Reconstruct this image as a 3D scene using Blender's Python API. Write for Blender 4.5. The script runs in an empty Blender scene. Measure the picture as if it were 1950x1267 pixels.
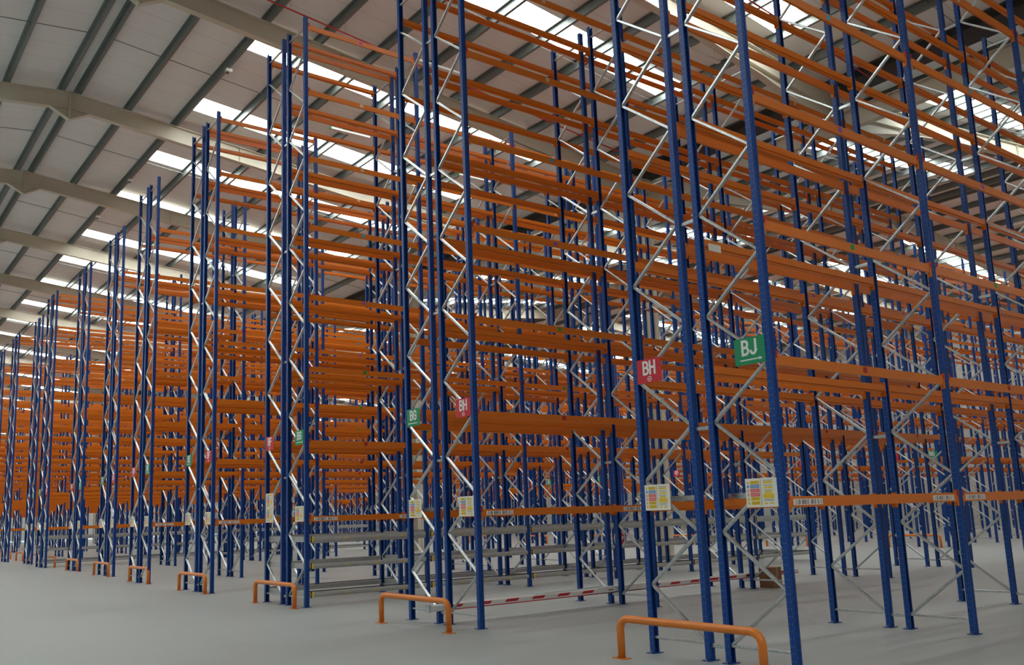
import bpy, math, random
from mathutils import Vector, Matrix
random.seed(4)
S = bpy.context.scene
COL = S.collection

# ------------------------------------------------------------------ camera
cd = bpy.data.cameras.new('camera')
cam = bpy.data.objects.new('camera', cd)
COL.objects.link(cam)
Rr = (0.80889789, -0.58708248, -0.0319118)      # right
Ru = (-0.06955729, -0.14945084, 0.98631954)     # up
Rf = (0.58382016, 0.7956121, 0.16172634)        # forward
cam.matrix_world = Matrix(((Rr[0], Ru[0], -Rf[0], -8.3065303),
                           (Rr[1], Ru[1], -Rf[1], -7.77015666),
                           (Rr[2], Ru[2], -Rf[2], 1.70367437),
                           (0, 0, 0, 1)))
cd.sensor_fit = 'HORIZONTAL'
cd.sensor_width = 36.0
cd.lens = 1699.295 * 36.0 / 1950.0
cd.shift_x = 76.97 / 1950.0
cd.shift_y = 70.176 / 1950.0
cd.clip_end = 400
S.camera = cam

# ------------------------------------------------------------------ light and exposure
SKYLIGHT_STRENGTH = 11.0
W = bpy.data.worlds.new('overcast_sky')
S.world = W
W.use_nodes = True
W.node_tree.nodes['Background'].inputs[0].default_value = (0.75, 0.85, 1.0, 1)
W.node_tree.nodes['Background'].inputs[1].default_value = 1.0
S.view_settings.view_transform = 'Standard'
S.view_settings.look = 'None'
S.view_settings.gamma = 1
S.view_settings.use_curve_mapping = False
S.view_settings.exposure = 0.12

# ------------------------------------------------------------------ materials
def new_mat(name):
    m = bpy.data.materials.new(name)
    m.use_nodes = True
    nt = m.node_tree
    return m, nt, nt.nodes['Principled BSDF']

def node(nt, kind, **kw):
    n = nt.nodes.new(kind)
    for k, v in kw.items():
        setattr(n, k, v)
    return n

def mth(nt, op, a, b=None, c=None):
    n = nt.nodes.new('ShaderNodeMath')
    n.operation = op
    for i, v in enumerate((a, b, c)):
        if v is None:
            continue
        if isinstance(v, (int, float)):
            n.inputs[i].default_value = v
        else:
            nt.links.new(v, n.inputs[i])
    return n.outputs[0]

def mixc(nt, fac, a, b):
    n = nt.nodes.new('ShaderNodeMix')
    n.data_type = 'RGBA'
    for k, v in ((0, fac), (6, a), (7, b)):
        if isinstance(v, (int, float)):
            n.inputs[k].default_value = v
        elif isinstance(v, tuple):
            n.inputs[k].default_value = (*v, 1)
        else:
            nt.links.new(v, n.inputs[k])
    return n.outputs[2]

def flat(name, c, rough=0.5, metal=0.0, spec=0.5, var=0.0, scale=4.0):
    m, nt, b = new_mat(name)
    b.inputs['Roughness'].default_value = rough
    b.inputs['Metallic'].default_value = metal
    b.inputs['Specular IOR Level'].default_value = spec
    if var:
        tc = node(nt, 'ShaderNodeTexCoord')
        nz = node(nt, 'ShaderNodeTexNoise')
        nz.inputs['Scale'].default_value = scale
        nz.inputs['Detail'].default_value = 4
        nt.links.new(tc.outputs['Object'], nz.inputs['Vector'])
        lo = tuple(x * (1 - var) for x in c)
        hi = tuple(min(1, x * (1 + var)) for x in c)
        nt.links.new(mixc(nt, nz.outputs['Fac'], lo, hi), b.inputs['Base Color'])
    else:
        b.inputs['Base Color'].default_value = (*c, 1)
    return m

def post_material():
    m, nt, b = new_mat('blue_perforated_paint')
    tc = node(nt, 'ShaderNodeTexCoord')
    sx = node(nt, 'ShaderNodeSeparateXYZ')
    nt.links.new(tc.outputs['Object'], sx.inputs[0])
    x, y, z = sx.outputs
    ax = mth(nt, 'ABSOLUTE', x)
    fz = mth(nt, 'FRACT', mth(nt, 'MULTIPLY', z, 1 / 0.075))
    # keyhole slots in the aisle face
    slot = mth(nt, 'MULTIPLY', mth(nt, 'LESS_THAN', mth(nt, 'ABSOLUTE', mth(nt, 'SUBTRACT', fz, 0.5)), 0.26),
               mth(nt, 'LESS_THAN', mth(nt, 'ABSOLUTE', mth(nt, 'SUBTRACT', ax, 0.031)), 0.006))
    slot = mth(nt, 'MULTIPLY', slot, mth(nt, 'GREATER_THAN', mth(nt, 'ABSOLUTE', y), 0.0335))
    base = mixc(nt, slot, (0.003, 0.056, 0.27), (0.003, 0.014, 0.055))
    # painted pale dots, light showing through holes along the rear of the side flanges
    dy = mth(nt, 'SUBTRACT', mth(nt, 'ABSOLUTE', y), 0.017)
    dz = mth(nt, 'MULTIPLY', mth(nt, 'SUBTRACT', fz, 0.5), 0.075)
    rr = mth(nt, 'SQRT', mth(nt, 'ADD', mth(nt, 'MULTIPLY', dy, dy), mth(nt, 'MULTIPLY', dz, dz)))
    dot = mth(nt, 'MULTIPLY', mth(nt, 'LESS_THAN', rr, 0.0050), mth(nt, 'GREATER_THAN', ax, 0.038))
    dot = mth(nt, 'MULTIPLY', dot, 0.35)
    base = mixc(nt, dot, base, (0.55, 0.60, 0.66))
    nt.links.new(base, b.inputs['Base Color'])
    b.inputs['Roughness'].default_value = 0.38
    b.inputs['Specular IOR Level'].default_value = 0.35
    return m

def floor_material():
    m, nt, b = new_mat('power_floated_concrete')
    tc = node(nt, 'ShaderNodeTexCoord')
    n1 = node(nt, 'ShaderNodeTexNoise'); n1.inputs['Scale'].default_value = 0.35; n1.inputs['Detail'].default_value = 5
    n2 = node(nt, 'ShaderNodeTexNoise'); n2.inputs['Scale'].default_value = 9.0; n2.inputs['Detail'].default_value = 6
    mp = node(nt, 'ShaderNodeMapping'); mp.inputs['Scale'].default_value = (0.25, 2.2, 1)
    n3 = node(nt, 'ShaderNodeTexNoise'); n3.inputs['Scale'].default_value = 1.1; n3.inputs['Detail'].default_value = 3
    nt.links.new(tc.outputs['Object'], n1.inputs['Vector'])
    nt.links.new(tc.outputs['Object'], n2.inputs['Vector'])
    nt.links.new(tc.outputs['Object'], mp.inputs[0]); nt.links.new(mp.outputs[0], n3.inputs['Vector'])
    a = mixc(nt, n1.outputs['Fac'], (0.305, 0.332, 0.325), (0.395, 0.425, 0.415))
    a = mixc(nt, mth(nt, 'MULTIPLY', n2.outputs['Fac'], 0.35), a, (0.285, 0.31, 0.305))
    a = mixc(nt, mth(nt, 'MULTIPLY', n3.outputs['Fac'], 0.25), a, (0.45, 0.475, 0.47))
    sx = node(nt, 'ShaderNodeSeparateXYZ'); nt.links.new(tc.outputs['Object'], sx.inputs[0])
    def joint(c, p, off):
        f = mth(nt, 'FRACT', mth(nt, 'MULTIPLY', mth(nt, 'ADD', c, off), 1 / p))
        return mth(nt, 'LESS_THAN', mth(nt, 'ABSOLUTE', mth(nt, 'SUBTRACT', f, 0.5)), 0.004 / p)
    j = mth(nt, 'MAXIMUM', joint(sx.outputs[0], 27.4, 6.0), joint(sx.outputs[1], 16.4, 3.4))
    a = mixc(nt, mth(nt, 'MULTIPLY', j, 0.6), a, (0.16, 0.16, 0.155))
    nt.links.new(a, b.inputs['Base Color'])
    nt.links.new(mth(nt, 'ADD', mth(nt, 'MULTIPLY', n1.outputs['Fac'], 0.12), 0.40), b.inputs['Roughness'])
    b.inputs['Specular IOR Level'].default_value = 0.5
    return m

def liner_material():
    m, nt, b = new_mat('roof_liner_sheet')
    tc = node(nt, 'ShaderNodeTexCoord')
    sx = node(nt, 'ShaderNodeSeparateXYZ'); nt.links.new(tc.outputs['Object'], sx.inputs[0])
    f = mth(nt, 'FRACT', mth(nt, 'ADD', mth(nt, 'MULTIPLY', sx.outputs[1], 1 / 1.05), 0.3))
    ln = mth(nt, 'LESS_THAN', mth(nt, 'ABSOLUTE', mth(nt, 'SUBTRACT', f, 0.5)), 0.010)
    n1 = node(nt, 'ShaderNodeTexNoise'); n1.inputs['Scale'].default_value = 0.5; n1.inputs['Detail'].default_value = 3
    nt.links.new(tc.outputs['Object'], n1.inputs['Vector'])
    a = mixc(nt, n1.outputs['Fac'], (0.76, 0.765, 0.74), (0.82, 0.82, 0.80))
    a = mixc(nt, mth(nt, 'MULTIPLY', ln, 0.45), a, (0.36, 0.35, 0.34))
    nt.links.new(a, b.inputs['Base Color'])
    b.inputs['Roughness'].default_value = 0.6
    return m

def wall_material():
    m, nt, b = new_mat('wall_cladding')
    tc = node(nt, 'ShaderNodeTexCoord')
    sx = node(nt, 'ShaderNodeSeparateXYZ'); nt.links.new(tc.outputs['Object'], sx.inputs[0])
    f = mth(nt, 'FRACT', mth(nt, 'ADD', sx.outputs[0], sx.outputs[1]))
    ln = mth(nt, 'LESS_THAN', mth(nt, 'ABSOLUTE', mth(nt, 'SUBTRACT', f, 0.5)), 0.012)
    nt.links.new(mixc(nt, mth(nt, 'MULTIPLY', ln, 0.4), (0.50, 0.50, 0.48), (0.30, 0.30, 0.29)), b.inputs['Base Color'])
    b.inputs['Roughness'].default_value = 0.55
    return m

def galv_material(name, c, metal, rough):
    m, nt, b = new_mat(name)
    tc = node(nt, 'ShaderNodeTexCoord')
    v = node(nt, 'ShaderNodeTexVoronoi'); v.inputs['Scale'].default_value = 40
    nt.links.new(tc.outputs['Object'], v.inputs['Vector'])
    g = node(nt, 'ShaderNodeSeparateColor'); nt.links.new(v.outputs['Color'], g.inputs[0])
    nt.links.new(mixc(nt, g.outputs[0], tuple(x * 0.88 for x in c), tuple(min(1, x * 1.1) for x in c)), b.inputs['Base Color'])
    b.inputs['Metallic'].default_value = metal
    b.inputs['Roughness'].default_value = rough
    return m

def stripe_label_material():
    m, nt, b = new_mat('barcode_label_print')
    tc = node(nt, 'ShaderNodeTexCoord')
    sx = node(nt, 'ShaderNodeSeparateXYZ'); nt.links.new(tc.outputs['Object'], sx.inputs[0])
    k = mth(nt, 'MULTIPLY', sx.outputs[0], 1 / 0.011)
    wn = node(nt, 'ShaderNodeTexWhiteNoise'); wn.noise_dimensions = '1D'
    nt.links.new(mth(nt, 'FLOOR', k), wn.inputs['W'])
    bar = mth(nt, 'GREATER_THAN', wn.outputs['Value'], 0.45)
    inz = mth(nt, 'LESS_THAN', mth(nt, 'ABSOLUTE', sx.outputs[2]), 0.024)
    bar = mth(nt, 'MULTIPLY', mth(nt, 'MULTIPLY', bar, inz), 0.8)
    grp = mth(nt, 'FRACT', mth(nt, 'MULTIPLY', sx.outputs[0], 1 / 0.06))
    tint = mixc(nt, mth(nt, 'GREATER_THAN', grp, 0.82), (0.80, 0.80, 0.76), (0.62, 0.20, 0.12))
    nt.links.new(mixc(nt, bar, tint, (0.14, 0.15, 0.16)), b.inputs['Base Color'])
    b.inputs['Roughness'].default_value = 0.5
    return m

def skylight_material():
    m, nt, b = new_mat('daylight_through_rooflight')
    nt.nodes.remove(b)
    e = node(nt, 'ShaderNodeEmission')
    e.inputs[0].default_value = (0.96, 1.0, 0.965, 1)
    e.inputs[1].default_value = SKYLIGHT_STRENGTH
    nt.links.new(e.outputs[0], nt.nodes['Material Output'].inputs[0])
    return m

M = dict(
    blue=post_material(),
    bluep=flat('blue_paint', (0.003, 0.056, 0.27), 0.4),
    orange=flat('orange_beam_paint', (0.68, 0.168, 0.005), 0.36, spec=0.42, var=0.05, scale=1.5),
    guard=flat('orange_barrier_paint', (0.72, 0.20, 0.02), 0.32, var=0.04),
    galv=galv_material('galvanised_brace', (0.58, 0.62, 0.63), 1.0, 0.32),
    rail=galv_material('galvanised_rail', (0.44, 0.455, 0.455), 0.4, 0.38),
    purlin=galv_material('galvanised_purlin', (0.20, 0.225, 0.215), 0.45, 0.45),
    cream=flat('cream_steel_paint', (0.60, 0.56, 0.45), 0.5, var=0.04, scale=0.8),
    floor=floor_material(), liner=liner_material(), wall=wall_material(),
    sky=skylight_material(),
    red=flat('red_plastic', (0.55, 0.02, 0.02), 0.4),
    redsign=flat('red_sign_face', (0.60, 0.012, 0.03), 0.45),
    green=flat('green_sign_face', (0.0, 0.27, 0.11), 0.45),
    white=flat('white_print', (0.82, 0.83, 0.82), 0.45),
    board=flat('notice_board_white', (0.80, 0.79, 0.72), 0.45),
    yellow=flat('yellow_print', (0.82, 0.55, 0.02), 0.45),
    lblue=flat('blue_print', (0.10, 0.30, 0.62), 0.45),
    pink=flat('red_print', (0.75, 0.06, 0.07), 0.45),
    ink=flat('dark_print', (0.10, 0.09, 0.08), 0.5),
    black=flat('black_rubber', (0.012, 0.012, 0.013), 0.55),
    label=stripe_label_material(),
    card=flat('brown_cardboard', (0.30, 0.15, 0.075), 0.8, var=0.12),
    tape=flat('tape', (0.42, 0.26, 0.14), 0.4),
    armw=flat('white_arm_paint', (0.72, 0.72, 0.70), 0.4, var=0.05),
    armr=flat('red_arm_stripe', (0.50, 0.015, 0.03), 0.4),
    lampw=flat('white_lamp_body', (0.80, 0.80, 0.78), 0.4),
    wire=flat('steel_wire', (0.45, 0.45, 0.44), 0.4, 0.8),
    t_green=flat('green_level_tag', (0.02, 0.30, 0.03), 0.5),
    t_purple=flat('purple_level_tag', (0.26, 0.10, 0.42), 0.5),
    t_maroon=flat('maroon_level_tag', (0.40, 0.015, 0.02), 0.5),
    t_cyan=flat('cyan_level_tag', (0.05, 0.34, 0.55), 0.5),
    t_grey=flat('pale_level_tag', (0.60, 0.52, 0.40), 0.5),
    t_mag=flat('magenta_level_tag', (0.50, 0.05, 0.32), 0.5),
)

# ------------------------------------------------------------------ mesh helpers
class MB:
    def __init__(s):
        s.v = []; s.f = []; s.m = []; s.mats = []; s.sm = []
    def mi(s, m):
        if m not in s.mats:
            s.mats.append(m)
        return s.mats.index(m)
    def face(s, idx, k, smooth=False):
        s.f.append(tuple(idx)); s.m.append(k); s.sm.append(smooth)
    def box(s, x0, x1, y0, y1, z0, z1, m):
        k = s.mi(m); n = len(s.v)
        s.v += [(x0, y0, z0), (x1, y0, z0), (x1, y1, z0), (x0, y1, z0), (x0, y0, z1), (x1, y0, z1), (x1, y1, z1), (x0, y1, z1)]
        for q in ((0, 3, 2, 1), (4, 5, 6, 7), (0, 1, 5, 4), (1, 2, 6, 5), (2, 3, 7, 6), (3, 0, 4, 7)):
            s.face([n + i for i in q], k)
        return s
    def sweep(s, p, q, prof, m, side=None):
        """extrude the closed outline prof [(u, v)] from p to q; u runs along `side`, v along axis x side"""
        p = Vector(p); q = Vector(q); d = (q - p).normalized()
        if side is None:
            side = Vector((0, 0, 1)).cross(d) if abs(d.z) < 0.99 else Vector((1, 0, 0))
        a = Vector(side); a = (a - d * a.dot(d)).normalized(); b = d.cross(a)
        k = s.mi(m); n = len(s.v); c = len(prof)
        for e in (p, q):
            for u, v in prof:
                s.v.append(tuple(e + a * u + b * v))
        for i in range(c):
            j = (i + 1) % c
            s.face([n + i, n + j, n + c + j, n + c + i], k)
        s.face([n + i for i in reversed(range(c))], k); s.face([n + c + i for i in range(c)], k)
        return s
    def tube(s, pts, r, m, seg=12):
        k = s.mi(m); pts = [Vector(p) for p in pts]; n0 = len(s.v); ref = None
        for i, p in enumerate(pts):
            t = (pts[min(i + 1, len(pts) - 1)] - pts[max(i - 1, 0)]).normalized()
            if ref is None:
                ref = Vector((1, 0, 0)) if abs(t.x) < 0.9 else Vector((0, 1, 0))
            a = (ref - t * ref.dot(t)).normalized(); b = t.cross(a); ref = a
            for j in range(seg):
                w = 2 * math.pi * j / seg
                s.v.append(tuple(p + a * (r * math.cos(w)) + b * (r * math.sin(w))))
        for i in range(len(pts) - 1):
            for j in range(seg):
                j2 = (j + 1) % seg
                s.face([n0 + i * seg + j, n0 + i * seg + j2, n0 + (i + 1) * seg + j2, n0 + (i + 1) * seg + j], k, True)
        s.face([n0 + j for j in reversed(range(seg))], k)
        e = n0 + (len(pts) - 1) * seg
        s.face([e + j for j in range(seg)], k)
        return s
    def poly(s, pts, z0, z1, m):
        """outline in local XY extruded from z0 to z1"""
        k = s.mi(m); n = len(s.v); c = len(pts)
        for z in (z0, z1):
            s.v += [(x, y, z) for x, y in pts]
        for i in range(c):
            j = (i + 1) % c
            s.face([n + i, n + j, n + c + j, n + c + i], k)
        s.face([n + i for i in reversed(range(c))], k); s.face([n + c + i for i in range(c)], k)
        return s
    def add(s, o, dx=0, dy=0, dz=0, flip=False):
        n = len(s.v); g = -1 if flip else 1
        s.v += [(g * x + dx, g * y + dy, z + dz) for x, y, z in o.v]
        km = [s.mi(m) for m in o.mats]
        for f, k, sm in zip(o.f, o.m, o.sm):
            s.face([n + i for i in f], km[k], sm)
        return s
    def mesh(s, name):
        me = bpy.data.meshes.new(name)
        me.from_pydata(s.v, [], s.f); me.update()
        for m in s.mats:
            me.materials.append(m)
        me.polygons.foreach_set('material_index', s.m)
        me.polygons.foreach_set('use_smooth', s.sm)
        return me

def put(name, data, parent=None, loc=(0, 0, 0), rz=0.0):
    if isinstance(data, MB):
        data = data.mesh(name)
    o = bpy.data.objects.new(name, data)
    COL.objects.link(o)
    o.location = loc
    if rz:
        o.rotation_euler = (0, 0, rz)
    if parent is not None:
        o.parent = parent
    return o

def tag(o, label=None, cat=None, group=None, kind=None):
    if label: o['label'] = label
    if cat: o['category'] = cat
    if group: o['group'] = group
    if kind: o['kind'] = kind
    return o

def struct(name, mb, label=None):
    o = put(name, mb)
    o['kind'] = 'structure'
    if label:
        o['label'] = label
    return o

# ------------------------------------------------------------------ measures of the place
PITCH, FD, GAP = 5.4761, 0.84, 0.2824
OFF = (0.0, -FD, -FD - GAP, -2 * FD - GAP)          # posts A B C D across a double row
OUT = (1, -1, 1, -1)                                # side each post faces
LEVEL = [1.74 + 1.54 * k for k in range(8)]
XR, XV, HALF = -2.3, 16.65, 18.95                   # ridge, valley, half span
SLOPE = 0.105
FRAMES_Y = [14.75 + 8.2 * k for k in range(-6, 15)]  # portal frames
Y0, Y1 = -39.0, 135.0
RIDGES = (XR, XR + 2 * HALF)
X0W, X1W = XR - HALF, XR + 3 * HALF
def zb(x):                                          # underside of the rafters
    return 15.72 - SLOPE * min(abs(x - r) for r in RIDGES)

# ------------------------------------------------------------------ setting: floor, walls, roof
struct('floor', MB().box(X0W, X1W, Y0, Y1, -0.2, 0.0, M['floor']))
struct('wall_left', MB().box(X0W - 0.3, X0W, Y0, Y1, -0.2, 15.2, M['wall']))
struct('wall_right', MB().box(X1W, X1W + 0.3, Y0, Y1, -0.2, 15.2, M['wall']))
for nm, ya, yb in (('wall_back', Y1, Y1 + 0.3), ('wall_front', Y0 - 0.3, Y0)):
    b = MB()
    for r in RIDGES:
        b.sweep((r, ya, 0), (r, yb, 0), [(-HALF, -0.2), (HALF, -0.2), (HALF, zb(r + HALF) + 0.9), (0, zb(r) + 0.9), (-HALF, zb(r - HALF) + 0.9)], M['wall'], side=(1, 0, 0))
    bm_fix = [(x, y, abs(z) if z < -0.5 else z) for x, y, z in b.v]
    b.v = bm_fix
    struct(nm, b)

SKY_Y = [-33.4, -27.9, -22.4, -17.0, -11.5, 4.9, 9.42, 15.8, 20.74, 25.97, 31.1, 37.2, 42.3, 47.55, 53.5, 59.0, 64.4, 69.9, 75.3] + [80.8 + 5.47 * k for k in range(10)]  # rooflights at negative Y are unseen, added to light the near beam faces
SKW = 1.06
SKA, SKB = 3.7, 15.6                                # rooflight run, measured from the ridge
roof = MB(); nwin = 0
k = roof.mi(M['liner'])
def quad(mb, xa, xb, ya, yb, mat, t=0.05):
    za, zc = zb(xa) + 0.88, zb(xb) + 0.88
    n = len(mb.v); k = mb.mi(mat)
    mb.v += [(xa, ya, za), (xb, ya, zc), (xb, yb, zc), (xa, yb, za), (xa, ya, za + t), (xb, ya, zc + t), (xb, yb, zc + t), (xa, yb, za + t)]
    for q in ((0, 3, 2, 1), (4, 5, 6, 7), (0, 1, 5, 4), (1, 2, 6, 5), (2, 3, 7, 6), (3, 0, 4, 7)):
        mb.face([n + i for i in q], k)
edges = [Y0]
for y in SKY_Y:
    edges += [y, y + SKW]
edges.append(Y1)
for r in RIDGES:
    for sg in (-1, 1):
        e = 1e-4 * sg
        for i in range(len(edges) - 1):
            ya, yb = edges[i], edges[i + 1]
            if i % 2 == 0:
                quad(roof, *sorted((r + e, r + sg * HALF - e)), ya, yb, M['liner'])
            else:
                quad(roof, *sorted((r + e, r + sg * SKA)), ya, yb, M['liner'])
                quad(roof, *sorted((r + sg * SKB, r + sg * HALF - e)), ya, yb, M['liner'])
                nwin += 1
                w = MB()
                quad(w, *sorted((r + sg * SKA, r + sg * SKB)), ya, yb, M['sky'])
                struct('window_%d' % nwin, w)
struct('ceiling', roof)

# portal rafters with haunches at valley and apex
def rafter(y):
    b = MB(); fw, tw = 0.11, 0.012
    for r in RIDGES:
        for sg in (-1, 1):
            st = [0.0, 0.62, 6.0, 11.6, 15.2, HALF]
            low = [0.40, 0.0, 0.0, 0.0, 0.22, 0.66]
            top = [(r + sg * s, zb(r + sg * s) + 0.6) for s in st]
            bot = [(r + sg * s, zb(r + sg * s) - l) for s, l in zip(st, low)]
            for i in range(len(st) - 1):
                k = b.mi(M['cream'])
                for (P, Q, h0, h1, w) in ((top[i], top[i + 1], -0.025, 0.0, fw), (bot[i], bot[i + 1], 0.0, 0.025, fw)):
                    n = len(b.v)
                    for (x, z) in (P, Q):
                        b.v += [(x, y - w, z + h0), (x, y + w, z + h0), (x, y + w, z + h1), (x, y - w, z + h1)]
                    for q in ((0, 1, 5, 4), (1, 2, 6, 5), (2, 3, 7, 6), (3, 0, 4, 7), (0, 3, 2, 1), (4, 5, 6, 7)):
                        b.face([n + j for j in q], k)
                n = len(b.v)
                for yy in (y - tw, y + tw):
                    b.v += [(top[i][0], yy, top[i][1]), (top[i + 1][0], yy, top[i + 1][1]), (bot[i + 1][0], yy, bot[i + 1][1]), (bot[i][0], yy, bot[i][1])]
                b.face((n, n + 1, n + 2, n + 3), k); b.face((n + 7, n + 6, n + 5, n + 4), k)
            # the rafter's own lower flange runs on above the haunch
            for s0, s1 in ((0.0, 0.62), (11.6, HALF)):
                n = len(b.v); k = b.mi(M['cream'])
                for s in (s0, s1):
                    x = r + sg * s; z = zb(x)
                    b.v += [(x, y - fw, z), (x, y + fw, z), (x, y + fw, z + 0.02), (x, y - fw, z + 0.02)]
                for q in ((0, 1, 5, 4), (1, 2, 6, 5), (2, 3, 7, 6), (3, 0, 4, 7)):
                    b.face([n + j for j in q], k)
            b.box(*sorted((r + sg * 6.0 - 0.008, r + sg * 6.0 + 0.008)), y - 0.09, y + 0.09, zb(r + sg * 6.0) + 0.02, zb(r + sg * 6.0) + 0.58, M['cream'])
        b.box(r - 0.025, r + 0.025, y - fw, y + fw, zb(r) - 0.40, zb(r) + 0.6, M['cream'])
    return b
for y in FRAMES_Y:
    struct('roof_beam', rafter(y))
v = MB()
for xa in (XV,):
    for z0, z1, w in ((13.06, 13.09, 0.13), (13.62, 13.65, 0.13), (13.06, 13.65, 0.012)):
        v.box(xa - w, xa + w, Y0, Y1, z0, z1, M['cream'])
struct('valley_beam', v)
struct('trim_valley_gutter', MB().box(XV - .5, XV + .5, Y0, Y1, zb(XV) + .62, zb(XV) + .84, M['black']))
# purlins (Z section) along the building
def zsec(h=0.25, f=0.09, t=0.008):
    return [(0, 0), (f, 0), (f, t), (t, t), (t, h), (-f + t, h), (-f + t, h - t), (0, h - t)]
for r in RIDGES:
    xs = [s * q for s in (-1, 1) for q in [0.26] + [0.26 + 1.66 * i for i in range(1, 12)]]
    for q in xs:
        x = r + q
        if abs(q) > HALF - 0.15:
            continue
        o = MB().sweep((x, Y0, zb(x) + 0.615), (x, Y1, zb(x) + 0.615), [(u, -w) for u, w in reversed(zsec())] if False else [(u, w) for u, w in zsec()], M['purlin'], side=(1, 0, 0))
        zz = zb(x) + 0.615
        o.v = [(a, b_, zz + abs(c - zz)) for a, b_, c in o.v]
        struct('purlin_beam', o)
# sag rods mid bay, between the purlins
for y in FRAMES_Y[:-1]:
    b = MB()
    ym = y + 4.1
    for r in RIDGES:
        for sg in (-1, 1):
            xa, xb = r + sg * 0.3, r + sg * (HALF - 0.4)
            b.tube([(xa, ym, zb(xa) + 0.74), (xb, ym, zb(xb) + 0.74)], 0.012, M['purlin'], 6)
    struct('trim_sag_rod', b)
# columns under the valley
for y in FRAMES_Y[0::2]:
    b = MB(); h = 0.2
    b.box(XV - 0.23, XV + 0.23, y - h, y - h + 0.025, 0, 13.06, M['cream'])
    b.box(XV - 0.23, XV + 0.23, y + h - 0.025, y + h, 0, 13.06, M['cream'])
    b.box(XV - 0.012, XV + 0.012, y - h, y + h, 0, 13.06, M['cream'])
    b.box(XV - 0.32, XV + 0.32, y - 0.28, y + 0.28, 0, 0.03, M['cream'])
    struct('column', b)

# ------------------------------------------------------------------ racking pieces
PROF = [(-.045, .034), (-.019, .034), (-.014, .024), (.014, .024), (.019, .034), (.045, .034), (.045, -.034), (.026, -.034),
        (.026, -.029), (.039, -.029), (.039, .018), (-.039, .018), (-.039, -.029), (-.026, -.029), (-.026, -.034), (-.045, -.034)][::-1]
CH = [(-.023, -.011), (-.019, -.015), (.019, -.015), (.023, -.011), (.023, .011), (.019, .015), (-.019, .015), (-.023, .011)]
BEAMP = [(-.025, -.057), (.025, -.057), (.025, .057), (-.008, .057), (-.008, .030), (-.025, .030)]
_cache = {}
def cached(key, fn, name):
    if key not in _cache:
        _cache[key] = fn().mesh(name)
    return _cache[key]

def post_mb(H):
    return MB().poly(PROF, 0.006, H, M['blue'])
def plate_mb():
    b = MB().box(-.085, .085, -.06, .06, 0, .008, M['bluep'])
    b.box(-.072, -.056, -.008, .008, .008, .022, M['galv']); b.box(.056, .072, -.008, .008, .008, .022, M['galv'])
    return b
def brace_list(H):
    """(inner?, z) pairs of the zigzag; y runs 0 at the inner post to FD at the outer"""
    seq = []; i = 0
    while True:
        z = 0.19 + 0.62 * i
        if z > H - 0.45:
            break
        seq.append((i % 2, z)); i += 1
    out = [((0, 0.19), (1, 0.19)), ((0, H - 0.23), (1, H - 0.23))]
    out += [(seq[j], seq[j + 1]) for j in range(len(seq) - 1)]
    return out
def brace_mb(a, b, s):
    ya = (0.028 if a[0] == 0 else FD - 0.028) * s; yb = (0.028 if b[0] == 0 else FD - 0.028) * s
    m = MB().sweep((0, ya, a[1]), (0, yb, b[1]), CH, M['galv'], side=(1, 0, 0))
    return m
def beam_mb(L):
    b = MB()
    b.sweep((-L / 2, 0, 0), (L / 2, 0, 0), [(-u, w) for u, w in BEAMP][::-1], M['orange'], side=(0, -1, 0))
    for s in (-1, 1):
        x = s * L / 2
        b.box(*sorted((x, x - s * 0.006)), -.03, .03, -.11, .09, M['orange'])
        b.box(*sorted((x, x - s * 0.045)), .024, .03, -.11, .09, M['orange'])
    return b
def rail_mb(L, h=0.055):
    """longitudinal lane rail of the live storage shelf, face towards +y"""
    b = MB()
    prof = [(-.05, -h), (.03, -h), (.03, -.03), (.042, -.022), (.042, .022), (.03, .03), (.03, h), (.012, h), (.012, h + .012), (-.05, h + .012)]
    b.sweep((-L / 2, 0, 0), (L / 2, 0, 0), [(-u, w) for u, w in prof][::-1], M['rail'], side=(0, -1, 0))
    return b

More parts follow.
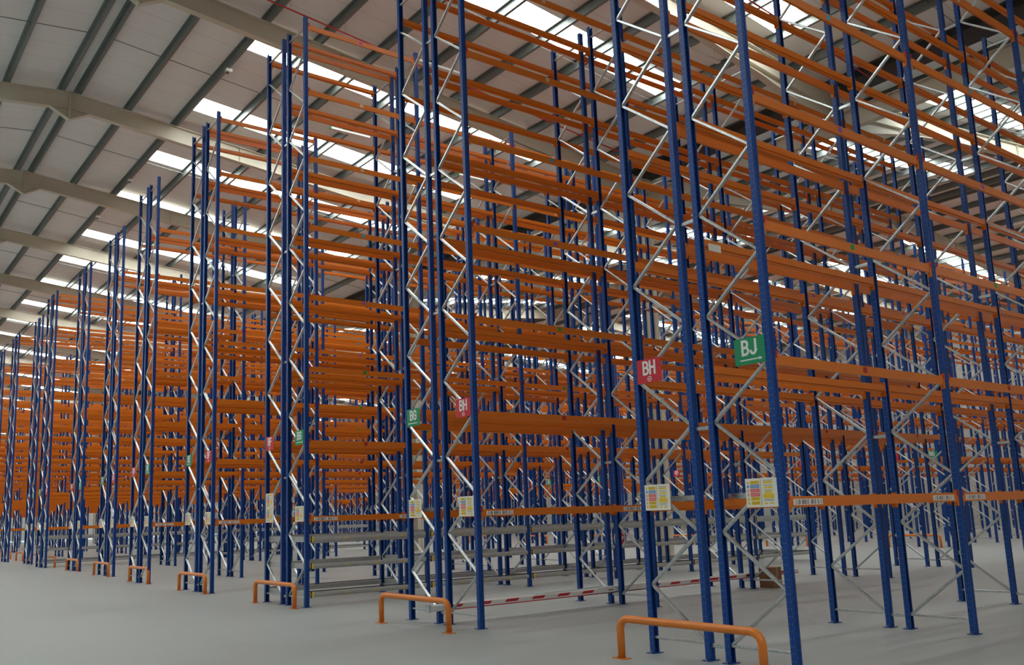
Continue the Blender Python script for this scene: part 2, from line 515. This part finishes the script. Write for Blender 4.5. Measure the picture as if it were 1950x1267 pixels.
RACKS = {}
def rack_row(name_label, rx, ry, L, nb, H, first_skip=0, detail=0, group=None, flow=False, limit=100, mid=None):
    root = bpy.data.objects.new('pallet_rack', None)
    COL.objects.link(root); root.location = (rx, ry, 0); root.empty_display_size = 0.2
    tag(root, name_label, 'pallet rack', group)
    nl = 8 if H > 12 else 7
    H0 = H
    def frame(f):
        H = H0 if f <= 1 else 11.52                 # only the first two frames of a row are tall
        for inner, outer in ((1, 0), (2, 3)):
            s = 1 if outer == 0 else -1
            x = f * L
            full = detail >= 1
            if detail == 0:
                def whole():
                    b = MB()
                    b.add(post_mb(H), 0, FD * s, 0, flip=(s < 0)); b.add(post_mb(H), 0, 0, 0, flip=(s > 0))
                    b.add(plate_mb(), 0, 0); b.add(plate_mb(), 0, FD * s)
                    for p, q in brace_list(H):
                        b.add(brace_mb(p, q, s))
                    return b
                put('upright_frame', cached(('whole', H, s), whole, 'upright_frame'), root, (x, OFF[inner], 0))
                continue
            fr = bpy.data.objects.new('upright_frame', None); COL.objects.link(fr)
            fr.parent = root; fr.location = (x, OFF[inner], 0); fr.empty_display_size = 0.1
            pm = cached(('post', H), lambda: post_mb(H), 'post')
            put('post', pm, fr, (0, FD * s, 0), 0 if s > 0 else math.pi)
            put('post', pm, fr, (0, 0, 0), math.pi if s > 0 else 0)
            fp = cached('foot', plate_mb, 'foot_plate')
            put('foot_plate', fp, fr); put('foot_plate', fp, fr, (0, FD * s, 0))
            if full:
                for i, (p, q) in enumerate(brace_list(H)):
                    nm = 'horizontal_brace' if i < 2 else 'diagonal_brace'
                    put(nm, cached(('br', p, q, s), lambda: brace_mb(p, q, s), nm), fr)
            else:
                def allb():
                    b = MB()
                    for p, q in brace_list(H):
                        b.add(brace_mb(p, q, s))
                    return b
                put('bracing', cached(('allbr', H, s), allb, 'bracing'), fr)
    for f in range(nb + 1):
        frame(f)
        # row spacers tie the two frames back to back
        zs = [z for z in (0.172, 2.62, 5.12, 7.60, 10.1) if z < H]
        if detail >= 1:
            for z in zs:
                put('row_spacer', cached('sp', lambda: MB().sweep((0, -GAP / 2 + .03, 0), (0, GAP / 2 - .03, 0), CH, M['galv'], side=(0, 0, 1)), 'row_spacer'),
                    root, (f * L, (OFF[1] + OFF[2]) / 2, z))
        else:
            def sps():
                b = MB()
                for z in zs:
                    b.sweep((0, -GAP / 2 + .03, z), (0, GAP / 2 - .03, z), CH, M['galv'], side=(0, 0, 1))
                return b
            put('row_spacer', cached(('sps', H), sps, 'row_spacer'), root, (f * L, (OFF[1] + OFF[2]) / 2, 0))
    if detail:
        for a, c in ((0, 1), (2, 3)):
            put('support_bar', cached('sbar', lambda: MB().box(-.02, .02, -FD / 2 + .03, FD / 2 - .03, -.03, .03, M['galv']), 'support_bar'),
                root, (.16, (OFF[a] + OFF[c]) / 2, LEVEL[0] + .088))
    # beams, nearest first; past a hundred the rest is one part
    Lb = L - 0.092
    spots = []
    for bay in range(nb):
        for side in (3, 2, 1, 0):
            for lv in range(nl):
                if (bay == 0 and lv >= nl - first_skip) or (bay > 0 and lv == 7):
                    continue
                spots.append((bay, side, lv))
    rest = MB()
    bm = cached(('beam', round(Lb, 3)), lambda: beam_mb(Lb), 'beam')
    for i, (bay, side, lv) in enumerate(spots):
        x = (bay + .5) * L; y = OFF[side] - OUT[side] * 0.006; z = LEVEL[lv]; rz = 0 if OUT[side] > 0 else math.pi
        if i >= limit:
            rest.add(beam_mb(Lb), x, y, z, flip=OUT[side] < 0)
            continue
        o = put('beam', bm, root, (x, y, z), rz)
        g = OUT[side]
        if detail >= 1 and side in (3, 0) and (side == 3 or detail == 2):
            if lv == 0:
                for q in (-1, 1):
                    w = 0.27
                    put('barcode_label', cached('lab', lambda: MB().box(-.27, .27, -.0015, .0015, -.033, .033, M['label']), 'barcode_label'),
                        o, (q * g * (Lb / 2 - .38), .0265, -.004))
            else:
                tm = ('', 't_maroon', 't_green', 't_purple', 't_cyan', 't_grey', 't_grey', 't_mag')[lv]
                put('level_tag', cached('tag' + tm, lambda: MB().box(-.04, .04, -.0015, .0015, -.035, .035, M[tm]), 'level_tag'), o, (-g * 0.06, .0265, .008))
            for q in (-1, 1):
                put('locking_clip', cached('clip', lambda: MB().box(-.012, .012, -.006, .006, -.035, .045, M['red']), 'locking_clip'),
                    o, (q * (Lb / 2 - .024), .034, .055))
        if detail == 2 and mid and (bay, side, lv) == mid:
            put('paper_label', MB().box(-.115, .115, -.0015, .0015, -.045, .045, M['board']), o, (-L / 2 + .235, -.0265, -.03))
    if rest.v:
        r_ = put('beam', rest, root); r_['kind'] = 'stuff'
    if flow:
        Lr = L - 0.1
        for bay in range(nb):
            for side in (3, 0):
                for z in (0.245, 0.80, 1.335):
                    fr = put('shelf_rail', cached(('rail', round(Lr, 3), z > 1), lambda: rail_mb(Lr, 0.072 if z > 1 else 0.042), 'shelf_rail'), root,
                             ((bay + .5) * L, OFF[side], z), 0 if OUT[side] > 0 else math.pi)
                    if side in (3, 0) and detail:
                        g = OUT[side]
                        def cap():
                            b = MB().box(-.03, .015, .030, .052, -.05, .05, M['yellow'])
                            b.box(-.045, -.03, .028, .054, -.065, .065, M['black'])
                            return b
                        put('end_cap', cached(('cap', g), lambda: cap() if g > 0 else MB().add(cap(), flip=False), 'end_cap'), fr, (g * (-Lr / 2 + .07), 0, 0)).scale = (g, 1, 1)
                        for t in (-.55, .15, .8):
                            def arrow():
                                b = MB()
                                for u in (-.05, 0.0, .05):
                                    n = len(b.v); k = b.mi(M['yellow'])
                                    b.v += [(u - .02, .0435, -.018), (u + .02, .0435, -.018), (u, .0435, .018)]
                                    b.face((n, n + 2, n + 1), k)
                                return b
                            put('arrow_mark', cached('arrow', arrow, 'arrow_mark'), fr, (g * t, 0, 0))
                    if z < 0.3:
                        put('rubber_strip', cached(('rub', round(Lr, 3)), lambda: MB().box(-Lr / 2, Lr / 2, -.05, .010, .054, .070, M['black']), 'rubber_strip'), fr)
        for f in range(nb + 1):
            for a, c in ((0, 1), (2, 3)):
                for z in (0.245, 0.80, 1.335):
                    def cross():
                        b = MB().box(.032, .075, -FD / 2 + .03, FD / 2 - .03, -.055, .055, M['rail'])
                        b.box(.036, .079, -FD / 2 + .036, -FD / 2 + .15, -.075, .045, M['black'])
                        return b
                    put('cross_member', cached('cross', cross, 'cross_member'), root, (f * L, (OFF[a] + OFF[c]) / 2, z))
    return root

ORD = ['nearest', 'second', 'third', 'fourth', 'fifth', 'sixth', 'seventh', 'eighth', 'ninth', 'tenth', 'eleventh', 'twelfth', 'thirteenth', 'fourteenth', 'fifteenth', 'sixteenth', 'seventeenth', 'eighteenth', 'nineteenth', 'twentieth', 'twenty-first', 'twenty-second']
ROWX = [0.0, 0.0, -0.266, -0.209, -0.139, 0.26, 0.374, 0.163, 0.584, 0.375, 0.454, 0.5] + [0.6] * 10
ROWL = [3.80, 3.87, 2.882, 2.882, 2.882, 3.80, 3.80, 2.882, 3.80, 3.80, 3.80, 3.80] + [3.80] * 10
ROWN = [4, 4, 6, 5, 5, 4, 4, 6, 4, 4, 4, 4] + [4] * 10
ROWH = [11.52, 11.52] + [12.74] * 20
SKIP = [0, 0, 0, 0, 1, 1, 1, 0, 2, 0, 1, 0] + [0] * 10
DET = [2, 2, 2, 1, 1] + [0] * 17
RLAB = ['nearest double rack row, its end frame carrying the green BJ sign',
        'second double rack row, with the striped barrier arm stored in its gap',
        'third double rack row, grey shelf rails along its bottom levels',
        'fourth double rack row, red BF sign and green BE sign on its end',
        'fifth double rack row from the right, top beam missing in its first bay']
for i in range(5, 22):
    RLAB.append('%s double rack row from the right, %s' % (ORD[i], {7: 'with grey shelf rails near the floor'}.get(i, 'small in the distance')))
for i in range(22):
    RACKS[i] = rack_row(RLAB[i], ROWX[i], i * PITCH, ROWL[i], ROWN[i], ROWH[i], SKIP[i], DET[i], 'double rows of pallet racking', flow=i in (2, 7), limit=100 if i < 12 else 40,
                        mid=(0, 2, 2) if i == 0 else None)
rack_row('unseen double rack row, added right of the view to shade the floor', 0.0, -PITCH, 3.80, 5, 11.52, 0, 0, 'double rows of pallet racking', limit=100)  # unseen row, added for the shade it casts on the right-hand floor
XB2 = 25.5
for i in range(1, 22):
    rack_row('double rack row beyond the cross aisle, behind the %s near row' % ORD[i], XB2, i * PITCH, 3.80, 7, 11.52, 0, 0,
             'rack rows beyond the cross aisle', limit=100 if i < 6 else 40)

# ------------------------------------------------------------------ floor barriers at the row ends
def barrier_tube():
    b = MB(); r = 0.045; h = 0.455; w = 0.985; R = 0.13
    pts = [(0, -w, 0.008), (0, -w, h - R)]
    for i in range(1, 8):
        a = math.pi / 2 * i / 7
        pts.append((0, -w + R - R * math.cos(a), h - R + R * math.sin(a)))
    pts2 = [(x, -y, z) for x, y, z in reversed(pts)]
    b.tube(pts + pts2, r, M['guard'], 16)
    return b
def foot():
    b = MB().box(-.06, .06, -.1, .1, 0, .01, M['guard'])
    b.box(-.01, .01, -.083, -.067, .01, .02, M['galv']); b.box(-.01, .01, .067, .083, .01, .02, M['galv'])
    return b
bar_me = barrier_tube().mesh('floor_barrier'); foot_me = foot().mesh('base_plate')
def barrier(x, y, label, group):
    o = put('floor_barrier', bar_me, None, (x, y, 0))
    tag(o, label, 'barrier', group)
    for s in (-1, 1):
        put('base_plate', foot_me, o, (0, s * .985, 0))
BX = [-.56, -.6, -.53, -.38, -.16, .08, .3, .55, .85, 1.1, 1.35, 1.6]
NOTE = ['in front of the rack end with the green BJ sign', 'in front of the second rack row, by the striped arm', 'before the rack row with grey shelf rails']
for i in range(12):
    barrier(BX[i], i * PITCH - 0.985, 'orange tube floor barrier %s' % (NOTE[i] if i < 3 else 'before the end of the %s rack row from the right' % ORD[i]), 'orange barriers at the row ends')
for i in range(1, 10):
    barrier(XB2 - .6, i * PITCH - 0.985, 'orange tube barrier across the cross aisle, behind the %s near row' % ORD[i], 'orange barriers beyond the cross aisle')

# ------------------------------------------------------------------ aisle signs and load notices
FACE = Matrix(((0, 0, -1), (-1, 0, 0), (0, 1, 0)))       # local x -> -Y, y -> Z, z -> -X
def text_curve(name, body, size, mat, sx=1.0, off=0.0):
    c = bpy.data.curves.new(name, 'FONT')
    c.body = body; c.size = size; c.align_x = 'CENTER'; c.align_y = 'CENTER'
    c.extrude = 0.0008; c.offset = off
    c.materials.append(mat)
    return c
def text_mesh(body, size, mat, off=0.0):
    c = text_curve('lettering', body, size, mat, off=off)
    o = bpy.data.objects.new('lettering', c); COL.objects.link(o)
    dg = bpy.context.evaluated_depsgraph_get()
    me = bpy.data.meshes.new_from_object(o.evaluated_get(dg))
    bpy.data.objects.remove(o)
    me.name = 'lettering'
    return me
def arc(cx, cy, rx, ry, a0, a1, n=10):
    return [(cx + rx * math.cos(math.radians(a0 + (a1 - a0) * i / n)), cy + ry * math.sin(math.radians(a0 + (a1 - a0) * i / n))) for i in range(n + 1)]
GLYPH = {   # centre lines in a box 0.5 wide and 1 high
    'A': [[(0, 0), (.25, 1), (.5, 0)], [(.09, .3), (.41, .3)]],
    'B': [[(0, 0), (0, 1)], [(.05, 1)] + arc(.24, .76, .22, .24, 90, -90) + [(.05, .52)], [(.05, .52)] + arc(.24, .26, .26, .26, 90, -90) + [(.05, 0)]],
    'C': [arc(.25, .72, .25, .28, 15, 180) + arc(.25, .28, .25, .28, 180, 345)],
    'D': [[(0, 0), (0, 1)], [(.05, 1)] + arc(.2, .7, .3, .3, 90, 0) + arc(.2, .3, .3, .3, 0, -90) + [(.05, 0)]],
    'E': [[(.46, 1), (0, 1), (0, 0), (.46, 0)], [(0, .52), (.4, .52)]],
    'F': [[(.46, 1), (0, 1), (0, 0)], [(0, .52), (.4, .52)]],
    'G': [arc(.25, .72, .25, .28, 15, 180) + arc(.25, .28, .25, .28, 180, 360) + [(.5, .48), (.27, .48)]],
    'H': [[(0, 0), (0, 1)], [(.5, 0), (.5, 1)], [(0, .52), (.5, .52)]],
    'J': [[(.44, 1), (.44, .26)] + arc(.22, .26, .22, .26, 0, -165)],
}
def block_text(text, h=0.15, w=0.029):
    b = MB(); k = b.mi(M['white']); adv = 0.72 * h; x0 = -(adv * (len(text) - 1) + 0.5 * h) / 2
    for c, ch in enumerate(text):
        for li, line in enumerate(GLYPH[ch]):
            P = [Vector((x0 + c * adv + x * h, (y - .5) * h, 0)) for x, y in line]
            n = len(b.v)
            for i, p in enumerate(P):
                d0 = (P[i] - P[i - 1]).normalized() if i else (P[1] - P[0]).normalized()
                d1 = (P[i + 1] - P[i]).normalized() if i < len(P) - 1 else d0
                t = (d0 + d1).normalized(); m = w / 2 / max(.5, t.dot(d0))
                nn = Vector((-t.y, t.x, 0)) * m
                e = t * (w / 2 if i == len(P) - 1 else -w / 2 if i == 0 else 0)
                for z in (.0004 + .0006 * li, -.001 + .0001 * li):
                    b.v += [tuple(p + nn + e + Vector((0, 0, z))), tuple(p - nn + e + Vector((0, 0, z)))]
            for i in range(len(P) - 1):
                q = n + 4 * i
                b.face((q, q + 1, q + 5, q + 4), k)
                b.face((q + 2, q, q + 4, q + 6), k); b.face((q + 1, q + 3, q + 7, q + 5), k)
    return b.mesh('lettering')
TXT = {}
def sign(x, y, z, text, colour, side, label, group, small=False):
    o = put('aisle_sign', cached('sign' + colour, lambda: MB().box(-.2, .2, -.15, .15, -.003, .003, M[colour]), 'aisle_sign'))
    o.matrix_world = Matrix.Translation((x, y, z)) @ FACE.to_4x4()
    tag(o, label, 'sign', group)
    if text not in TXT:
        TXT[text] = block_text(text)
    t = bpy.data.objects.new('lettering', TXT[text]); COL.objects.link(t); t.parent = o
    t.location = (0, .038, .0042)
    if colour == 'green':
        b = MB(); g = 1 if side > 0 else -1
        b.box(-.13, .13, -.106, -.093, .003, .0046, M['white'])
        k = b.mi(M['white']); n = len(b.v)
        b.v += [(g * .165, -.0995, .0046), (g * .12, -.080, .0046), (g * .12, -.119, .0046)]
        b.face((n, n + 1, n + 2) if g > 0 else (n, n + 2, n + 1), k)
        put('arrow', b, o)
    else:
        b = MB(); k = b.mi(M['white']); n = len(b.v); N = 28
        for rr in (.034, .026):
            for j in range(N):
                w = 2 * math.pi * j / N
                b.v.append((rr * math.cos(w), -.102 + rr * math.sin(w), .0046))
        for j in range(N):
            j2 = (j + 1) % N
            b.face((n + j, n + j2, n + N + j2, n + N + j), k)
        b.box(-.02, .02, -.107, -.097, .003, .0046, M['white'])
        put('no_entry_symbol', b, o)
def notice_mesh():
    b = MB().box(-.2, .2, -.155, .155, -.003, .003, M['board'])
    e = .0045
    rows = [('yellow', .095, .13), ('lblue', .05, .088), ('pink', .005, .042), ('pink', -.04, -.003), ('yellow', -.083, -.046), ('yellow', -.13, -.09)]
    for m, y0, y1 in rows:
        b.box(-.135, -.02, y0, y1, .003, e, M[m])
        ym = (y0 + y1) / 2
        n = len(b.v)
        if m == 'yellow':
            b.v += [(-.182, ym - .014, e), (-.148, ym - .014, e), (-.165, ym + .016, e)]; b.face((n, n + 1, n + 2), b.mi(M['yellow']))
            b.box(-.167, -.163, ym - .008, ym + .004, .003, e + .0006, M['ink'])
        else:
            N = 14; k = b.mi(M[m])
            b.v += [(-.165 + .015 * math.cos(2 * math.pi * j / N), ym + .015 * math.sin(2 * math.pi * j / N), e) for j in range(N)]
            b.face(range(n, n + N), k)
            if m == 'pink':
                n = len(b.v)
                b.v += [(-.165 + .009 * math.cos(2 * math.pi * j / N), ym + .009 * math.sin(2 * math.pi * j / N), e + .0006) for j in range(N)]
                b.face(range(n, n + N), b.mi(M['board']))
        for t in (-.006, .006):
            b.box(-.125, -.03, ym + t - .0015, ym + t + .0015, e - .0005, e + .0006, M['ink'] if m == 'yellow' else M['white'])
    for x0, x1, y0, y1 in ((.03, .145, .095, .118), (.045, .075, .04, .06), (.085, .145, .04, .06), (.045, .135, -.01, .012), (.025, .16, -.062, -.016), (.035, .07, -.125, -.11), (.1, .15, -.125, -.11)):
        b.box(x0, x1, y0, y1, .003, e, M['yellow'])
    for y in (.128, .075, .022, -.075, -.088):
        b.box(.03, .15, y - .002, y + .002, .003, e, M['ink'])
    b.box(-.004, -.001, -.14, .14, .003, e, M['ink'])
    return b
note_me = notice_mesh().mesh('load_notice')
def notice(x, y, z, label, group):
    o = put('load_notice', note_me)
    o.matrix_world = Matrix.Translation((x, y, z)) @ FACE.to_4x4()
    tag(o, label, 'notice', group)
AISLE = ['BJ', 'BH', 'BG', 'BF', 'BE', 'BD', 'BC', 'BB', 'BA']
def colour_of(k):
    return 'green' if k % 2 == 0 else 'redsign'
for i in range(9):
    xs = ROWX[i] - .049; yA = i * PITCH; yD = yA + OFF[3]
    rn = 'nearest rack row' if i == 0 else '%s rack row' % ORD[i]
    for k, y, sd, wh in ((i, yD + .225, 1, 'right-hand'), (i + 1, yA - .245, -1, 'left-hand')):
        if k < len(AISLE):
            sign(xs, y, 3.41, AISLE[k], colour_of(k), sd, '%s %s sign on the %s end post of the %s' % ('green' if k % 2 == 0 else 'red', AISLE[k], wh, rn), 'aisle signs on the rack ends')
        notice(xs, y, 1.85, 'white coloured-panel notice on the %s end post of the %s%s' % (wh, rn, ', lower of two' if (i, sd) == (2, -1) else ''), 'load notices on the rack ends')
        if (i, sd) == (2, -1):
            notice(xs, y, 2.165, 'white coloured-panel notice above another on the left-hand end post of the third rack row', 'load notices on the rack ends')
for i in range(1, 7):
    yA = i * PITCH; yD = yA + OFF[3]
    for k, y, sd in ((i, yD + .225, 1), (i + 1, yA - .245, -1)):
        if k < len(AISLE):
            sign(XB2 - .049, y, 3.41, AISLE[k], colour_of(k), sd, 'small %s %s sign beyond the cross aisle, %s end post behind the %s row' % ('green' if k % 2 == 0 else 'red', AISLE[k], 'right' if sd > 0 else 'left', ORD[i]), 'aisle signs beyond the cross aisle')

# ------------------------------------------------------------------ striped barrier arm with STOP sign, cardboard box
YF = PITCH + (OFF[1] + OFF[2]) / 2
arm = MB()
ARM = [(-.045, .0), (.045, .0), (.05, .012), (.05, .085), (.03, .105), (-.03, .105), (-.05, .085), (-.05, .012)]
arm.sweep((-.3, YF, .212), (9.5, YF, .212), ARM, M['armw'], side=(0, 1, 0))
arm.v = [(x, y, .212 + abs(z - .212)) for x, y, z in arm.v]
arm_o = put('barrier_arm', arm)
tag(arm_o, 'white barrier arm with red stripes lying in the gap of the second rack row', 'barrier arm')
for i in range(17):
    x = 0.02 + .585 * i
    if 6.3 < i < 7.3 or x + .3 > 9.5:
        continue
    st = MB(); k = st.mi(M['armr']); n = len(st.v)
    yv = YF - .0512
    st.v += [(x, yv, .25), (x + .27, yv, .25), (x + .33, yv, .296), (x + .06, yv, .296)]
    st.face((n, n + 1, n + 2, n + 3), k)
    put('red_stripe', st, arm_o)
lowr = MB().box(.1, 9.5, YF - .053, YF - .046, .212, .228, M['armr']); put('red_edge', lowr, arm_o)
cuff = MB().box(3.35, 4.75, YF - .053, YF + .053, .216, .330, M['armw']); cuff.box(3.62, 3.74, YF - .055, YF - .052, .262, .278, M['black'])
put('joint_sleeve', cuff, arm_o)
rod = MB().tube([(1.9, YF - .02, .325), (2.9, YF - .01, .33), (3.5, YF, .345)], .008, M['galv'], 8); put('support_rod', rod, arm_o)
put('end_bracket', MB().box(-.33, -.29, YF - .048, YF + .048, .205, .322, M['galv']), arm_o)
pole = MB().tube([(3.98, YF - .035, .31), (3.98, YF - .035, 1.2)], .022, M['red'], 12); put('sign_pole', pole, arm_o)
def disc(r, n, y, th, mat, rot=0):
    b = MB()
    b.poly([(r * math.cos(2 * math.pi * (j + rot) / n), r * math.sin(2 * math.pi * (j + rot) / n)) for j in range(n)], 0, th, mat)
    b.v = [(x, y - z, yy) for x, yy, z in b.v]
    return b
plate = put('stop_plate', disc(.15, 40, 0, .006, M['white']), arm_o, (3.98, YF - .058, 1.19))
put('stop_octagon', disc(.13, 8, -.006, .0012, M['redsign'], .5), plate)
tx = bpy.data.objects.new('lettering', text_mesh('STOP', .085, M['white'], off=.002)); COL.objects.link(tx)
tx.parent = plate; tx.location = (0, -.0085, 0); tx.rotation_euler = (math.pi / 2, 0, 0); tx.scale = (.95, 1.25, 1)

bx = MB().box(-.17, .17, -.16, .16, 0, .42, M['card'])
box_o = put('cardboard_box', bx, None, (8.2, 4.24, 0), .05)
tag(box_o, 'brown cardboard box on the floor beside the barrier arm end', 'box')
put('packing_tape', MB().box(-.03, .03, -.1615, .1615, .2, .4215, M['tape']), box_o)

# ------------------------------------------------------------------ roof services
n = 0
LX = [(i, y) for i, y in enumerate([1.76 + PITCH * k for k in range(0, 12)])]
for i, y in LX:
    for x in (5.85, 11.2):
        z = zb(x) + .09
        o = put('ceiling_light', MB().box(-.75, .75, -.05, .05, 0, .07, M['lampw']), None, (x, y, z))
        tag(o, 'white batten light hung over aisle %s, %s the valley' % (('BH', 'BG', 'BF', 'BE', 'BD', 'BC', 'BB', 'BA')[i] if i < 8 else 'far off, %s from the front' % ORD[i], 'away from' if x < 8 else 'nearer'), 'ceiling light', 'batten lights above the aisles')
        put('reflector', MB().box(-.72, .72, -.075, .075, -.012, 0, M['lampw']), o)
        put('green_indicator', MB().box(-.80, -.75, -.045, .045, -.01, .06, M['t_green']), o)
        for q in (-.55, .55):
            put('hanging_wire', MB().tube([(q, 0, .07), (q, 0, .53 - SLOPE * q)], .006, M['wire'], 6), o)
for i, y in enumerate(FRAMES_Y[5:7]):
    xa, xb = XR + 1, XV - .8
    p = put('sprinkler_pipe', MB().tube([(xa, y - 1.65, zb(xa) + .18), (xb, y - 1.65, zb(xb) + .18)], .022, M['red'], 10))
    tag(p, 'thin red pipe under the roof, %s' % ('over the nearest rack row' if i == 0 else 'above the top of the third rack row'), 'pipe', 'red pipes under the roof')
    hb = MB()
    for q in range(8):
        x = XR + .26 + 1.66 * (1 + q)
        hb.tube([(x, y - 1.65, zb(x) + .18), (x, y - 1.65, zb(x) + .63)], .006, M['wire'], 6)
    put('hanger', hb, p)
for i, y in enumerate((17.9, 23.6, 28.9, 34.2, 39.6)):
    x = XR + .26 + 1.66 * 2 + .06
    o = put('roof_sensor', MB().box(-.10, .10, -.07, .07, -.10, .0, M['lampw']), None, (x, y, zb(x) + .61))
    tag(o, 'small white sensor box under a purlin, %s from the front' % ORD[i], 'sensor', 'sensor boxes under the purlins')
    put('lens', MB().tube([(-.03, 0, -.10), (-.05, 0, -.15)], .045, M['ink'], 12), o)
